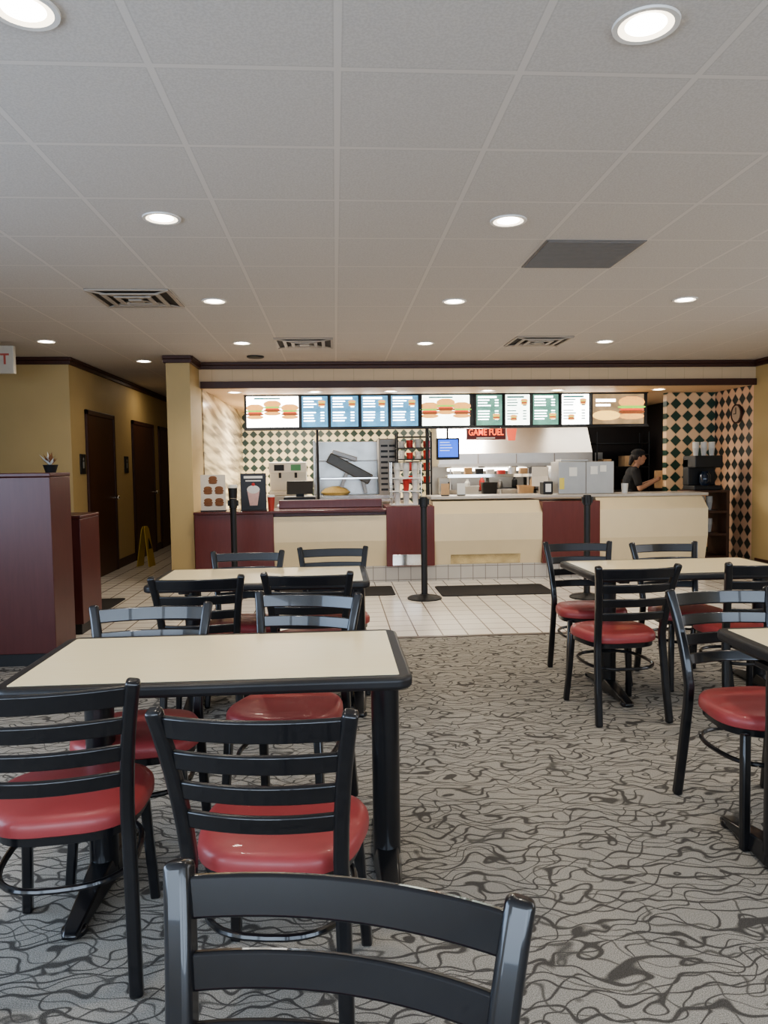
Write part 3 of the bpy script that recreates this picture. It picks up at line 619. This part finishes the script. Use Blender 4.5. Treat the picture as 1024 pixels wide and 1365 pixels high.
# ------------------------------------------------------------------ menu boards
MY=10.40
e=thing('menu_board','long illuminated menu board in black frame above counter','menu board',(1.58,MY,1.90)); o=tuple(e.location)
f=MB(); f.box(-1.23,4.43,MY,MY+.10,1.89,1.925); f.box(-1.23,4.43,MY,MY+.10,KH-.012,KH); f.box(-1.23,4.43,MY+.04,MY+.10,1.89,KH)
f.box(-1.23,4.43,MY-.03,MY,1.885,1.90)
f.build('frame',BLACKM,parent=e,org=o,bevel=.004)
edges=[(-1.20,-.49,'f'),(-.45,-.09,'b'),(-.05,.33,'b'),(.37,.74,'b'),(.78,1.16,'b'),(1.21,1.88,'f2'),(1.97,2.34,'g'),(2.38,2.73,'p'),(2.77,3.14,'g'),(3.18,3.58,'w'),(3.62,4.37,'f3')]
for x0,x1,t in edges:
    mm={'f':MWHITE,'b':MBLUE,'f2':MPALE,'g':MGREEN,'p':MPALE,'w':MWHITE,'f3':mat('menu_backlit_warm',(.16,.11,.06),.4,var=.8,scale=5,emit=2.5)}[t]
    cx=(x0+x1)/2; cz=2.14; w=(x1-x0)/2; oo=(cx,MY,cz)
    p=MB().box(x0,x1,MY+.015,MY+.035,1.93,2.35).build('menu_panel',mm,parent=e,org=oo,loc=Vector(oo)-Vector(o),bevel=.003)
    MB().box(-w-.018,-w+.004,-.005,.04,-.22,.22).build('panel_divider',BLACKM,parent=p)
    rr=random.Random(int(x0*100)+900)
    if t in('b','g','p','w'):
        tm=MTXT if t in('b','g') else MTXTD
        q=MB(); q.box(-w+.03,w-.08,.008,.014,.165,.19)
        for i in range(8):
            z=.13-i*.038
            if i in(3,): continue
            q.box(-w+.03,-w+.03+w*(.7+.3*rr.random()),.008,.014,z,z+.014); q.box(w*.45,w*.45+.05,.008,.014,z,z+.014)
        q.build('menu_text',tm,parent=p)
        burger(p,w*.55,.10*rr.choice((-1,1)),.10,y=.006)
        if t in('p','w'): burger(p,-w*.3,-.12,.10,y=.006)
    elif t=='f3':
        burger(p,w*.52,-.02,.38,y=.006)
        MB().ell((-w*.45,.006,-.09),(.20,.004,.07)).build('fries_picture',mat('menu_fries',(.75,.48,.14),.6,var=.3,scale=50,emit=2.4),parent=p,smooth=True)
        q=MB(); q.box(-w*.85,-w*.1,.008,.014,.10,.14); q.box(-w*.85,-w*.3,.008,.014,.04,.07); q.build('menu_text',MTXT,parent=p)
    else:
        n=3 if t=='f' else 3
        for i in range(n): 
            burger(p,-w+ (i+.5)*2*w/n,-.02+(.05 if i==1 else 0),.24 if t=='f' else .26,y=.006-(.004 if i==1 else 0))
        q=MB(); q.box(-w*.7,w*.3,.008,.014,.17,.19); q.build('menu_text',MTXTD,parent=p)
e=thing('hanging_promo_sign','black hanging sign with red-orange lettering','sign',(2.12,MY-.06,1.80))
MB().box(-.30,.25,-.006,.006,-.075,.08).build('sign_board',mat('dark_red_board',(.10,.012,.008),.45),parent=e,bevel=.002)
textpart('GAME FUEL',.125,RED,e,(-.025,-.008,.025),FRONT,sx=.77)
MB().box(-.16,.10,-.009,-.007,-.058,-.044).build('small_print',PAPER,parent=e)
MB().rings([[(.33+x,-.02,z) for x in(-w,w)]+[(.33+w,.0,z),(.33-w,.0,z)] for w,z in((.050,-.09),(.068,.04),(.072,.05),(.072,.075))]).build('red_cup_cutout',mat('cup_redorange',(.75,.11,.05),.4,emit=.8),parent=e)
for x in(-.25,.18): MB().cyl((x,0,.08),(x,0,.10),.004).build('hook',CHROME,parent=e)
# ------------------------------------------------------------------ clock
e=thing('wall_clock','round wall clock with pale face on tiled wall','clock',(XR-.001,9.88,2.02))
MB().lathe([(.13,0),(.13,-.03),(.115,-.035),(.11,-.02)],axis='x',n=32).build('rim',CROWN,parent=e,smooth=True)
MB().lathe([(.112,-.022),(.001,-.026)],axis='x',n=32).build('dial',mat('aged_dial',(.5,.38,.28),.5),parent=e)
MB().box(-.032,-.028,-.005,.005,0,.085).box(-.032,-.028,0,.06,-.005,.005).build('hands',BLACKM,parent=e)
# ------------------------------------------------------------------ worker
W=Vector((4.38,10.95,0))
b=MB()
b.ell((0,0,.90),(.10,.145,.12)); b.caps((0,0,.92),(.03,0,1.12),.105,.115); b.ell((.05,0,1.20),(.10,.165,.13)); b.caps((.06,-.14,1.27),(.06,.14,1.27),.05,.05)
b.caps((.07,0,1.28),(.11,0,1.36),.05,.046)
b.ell((.135,0,1.455),(.092,.072,.112)); b.ell((.15,0,1.40),(.070,.056,.062)); b.ell((.228,0,1.445),(.018,.013,.022)); b.ell((.214,0,1.405),(.012,.026,.008))
for s in(-1,1):
    b.ell((.13,s*.074,1.45),(.018,.010,.028)); b.ell((.213,s*.03,1.468),(.010,.013,.008))
    b.caps((0,s*.08,.88),(.01,s*.09,.48),.082,.052); b.caps((.01,s*.09,.48),(-.03,s*.095,.09),.055,.036); b.caps((-.05,s*.095,.04),(.13,s*.105,.035),.035,.03)
    sh=Vector((.06,s*.18,1.25)); el=Vector((.12,s*.22,1.0)); wr=Vector((.33,s*.12,1.10))
    b.caps(sh,el,.048,.038); b.caps(el,wr,.038,.026)
    d=(wr-el).normalized(); palm=wr+d*.05
    b.caps(wr,palm+d*.02,.024,.028)
    for k in range(4):
        L=(.030,.036,.033,.026)[k]; base=palm+d*.035+Vector((0,0,.024-.016*k)); mid=base+d*L+Vector((0,-s*.008,0)); tip=mid+d*L*.5+Vector((0,-s*L*.8,-.003))
        b.caps(base,mid,.0085,.008,8); b.caps(mid,tip,.008,.007,8)
    b.caps(palm+Vector((0,0,.02)),palm+d*.03+Vector((0,-s*.02,.045)),.010,.008,8)
per=b.build('person',SKIN,loc=W,smooth=True,rot=(0,0,D(-14)))
tag(per,'person in black cap and black shirt holding a paper bag','person')
def remesh(o,v):
    m=o.modifiers.new('r','REMESH'); m.mode='VOXEL'; m.voxel_size=v; m.use_smooth_shade=True
    s=o.modifiers.new('s','SMOOTH'); s.iterations=3; s.factor=.5
remesh(per,.007)
c=MB(); c.ell((0,0,.92),(.118,.165,.10)); c.caps((0,0,.92),(.03,0,1.12),.120,.128); c.ell((.05,0,1.20),(.115,.18,.13)); c.caps((.06,-.14,1.265),(.06,.14,1.265),.058,.058)
for s in(-1,1): c.caps((.06,s*.18,1.25),(.10,s*.21,1.08),.062,.058)
sh=c.build('shirt',CLOTH,parent=per,smooth=True); remesh(sh,.010)
c=MB(); c.ell((0,0,.87),(.115,.16,.12))
for s in(-1,1): c.caps((0,s*.08,.88),(.01,s*.09,.48),.095,.068); c.caps((.01,s*.09,.48),(-.03,s*.095,.10),.068,.055)
sh=c.build('trousers',NAVY,parent=per,smooth=True); remesh(sh,.010)
for s in(-1,1): MB().caps((-.05,s*.095,.045),(.14,s*.105,.04),.044,.038).build('shoe',BLACKM,parent=per,smooth=True)
c=MB(); c.ell((.115,0,1.475),(.092,.082,.088)); c.caps((.04,0,1.46),(.01,0,1.36),.045,.025); h=c.build('hair',HAIR,parent=per,smooth=True); remesh(h,.008)
c=MB(); c.ell((.125,0,1.52),(.105,.087,.065)); c.rings([[(.20+x,y,z) for x,y in((0,-.07),(.07,-.055),(.095,0),(.07,.055),(0,.07))] for z in(1.497,1.508)]); h=c.build('cap',CLOTH,parent=per,smooth=True)
e=thing('paper_bag','brown kraft takeaway bag held by the worker','bag',(W.x+.44,W.y-.10,1.0),D(-14))
bg=MB(); bg.rings([[(x,y,z) for x,y in((-w,-d_),(0,-d_*1.1),(w,-d_),(w*.9,0),(w,d_),(0,d_*1.1),(-w,d_),(-w*.9,0))] for w,d_,z in((.085,.06,0),(.09,.065,.12),(.088,.05,.22),(.09,.03,.26))]); bg.build('bag_body',KRAFT,parent=e)
e=thing('storage_rack','dark wire storage rack with boxes in kitchen','rack',(4.9,12.6,0))
for x in(-.5,.4):
    for y in(-.2,.2): MB().cyl((x,y,0),(x,y,1.9),.014).build('rack_post',BLACKM,parent=e)
for z in(.4,.9,1.3,1.7): MB().box(-.52,.42,-.22,.22,z,z+.02).build('rack_shelf',BLACKM,parent=e)
for x,z,s in((-.35,.42,.2),(.1,.42,.25),(-.3,.92,.22),(.15,.92,.2),(-.3,1.32,.14),(.1,1.32,.2)):
    q=MB().box(-s/2,s/2,-.15,.15,0,s*.9).build('cardboard_box',KRAFT,loc=(4.9+x,12.6,z),bevel=.004); tag(q,'brown cardboard box on the storage rack','box','boxes on storage rack')
# ------------------------------------------------------------------ lights
def area(name,loc,rot,sx,sy,energy,col,spread=None):
    L=bpy.data.lights.new(name,'AREA'); L.shape='RECTANGLE'; L.size=sx; L.size_y=sy; L.energy=energy; L.color=col
    if spread: L.spread=math.radians(spread)
    o=bpy.data.objects.new(name,L); SC.objects.link(o); o.location=loc; o.rotation_euler=rot
area('window_daylight',(.7,YB-.15,1.55),(D(90),0,0),9,1.6,320,(.70,.83,1))
area('side_window_daylight',(XL+.05,1.0,1.5),(D(88),0,D(-90)),4.5,1.5,170,(.55,.73,1))
area('side_window_daylight',(XR-.05,3.5,1.5),(D(88),0,D(90)),5,1.5,50,(.88,.92,1))
for x in(-.6,1.9,4.2): area('kitchen_troffer',(x,11.7,KH-.01),(0,0,0),1.2,.6,120 if x<4 else 10,(1,.94,.83))
area('corridor_lamp',(-2.5,11.8,H-.01),(0,0,0),.4,.4,5,(1,.87,.68))
w=bpy.data.worlds.new('w'); bpy.context.scene.world=w; w.use_nodes=True
w.node_tree.nodes['Background'].inputs[0].default_value=(.55,.68,.9,1); w.node_tree.nodes['Background'].inputs[1].default_value=.5
try: bpy.context.scene.view_settings.look='AgX - Medium High Contrast'
except Exception: pass
# ------------------------------------------------------------------ camera
cd=bpy.data.cameras.new('camera'); cd.sensor_fit='VERTICAL'; cd.sensor_height=36; cd.lens=36*1000/1365; cd.clip_start=.05
cam=bpy.data.objects.new('camera',cd); SC.objects.link(cam)
Rm=Matrix.Rotation(-D(3.666),4,'Z')@Matrix.Rotation(math.pi/2-D(3.455),4,'X')@Matrix.Rotation(-.0135,4,'Z')
cam.matrix_world=Matrix.Translation((0,0,1.37))@Rm
bpy.context.scene.camera=cam
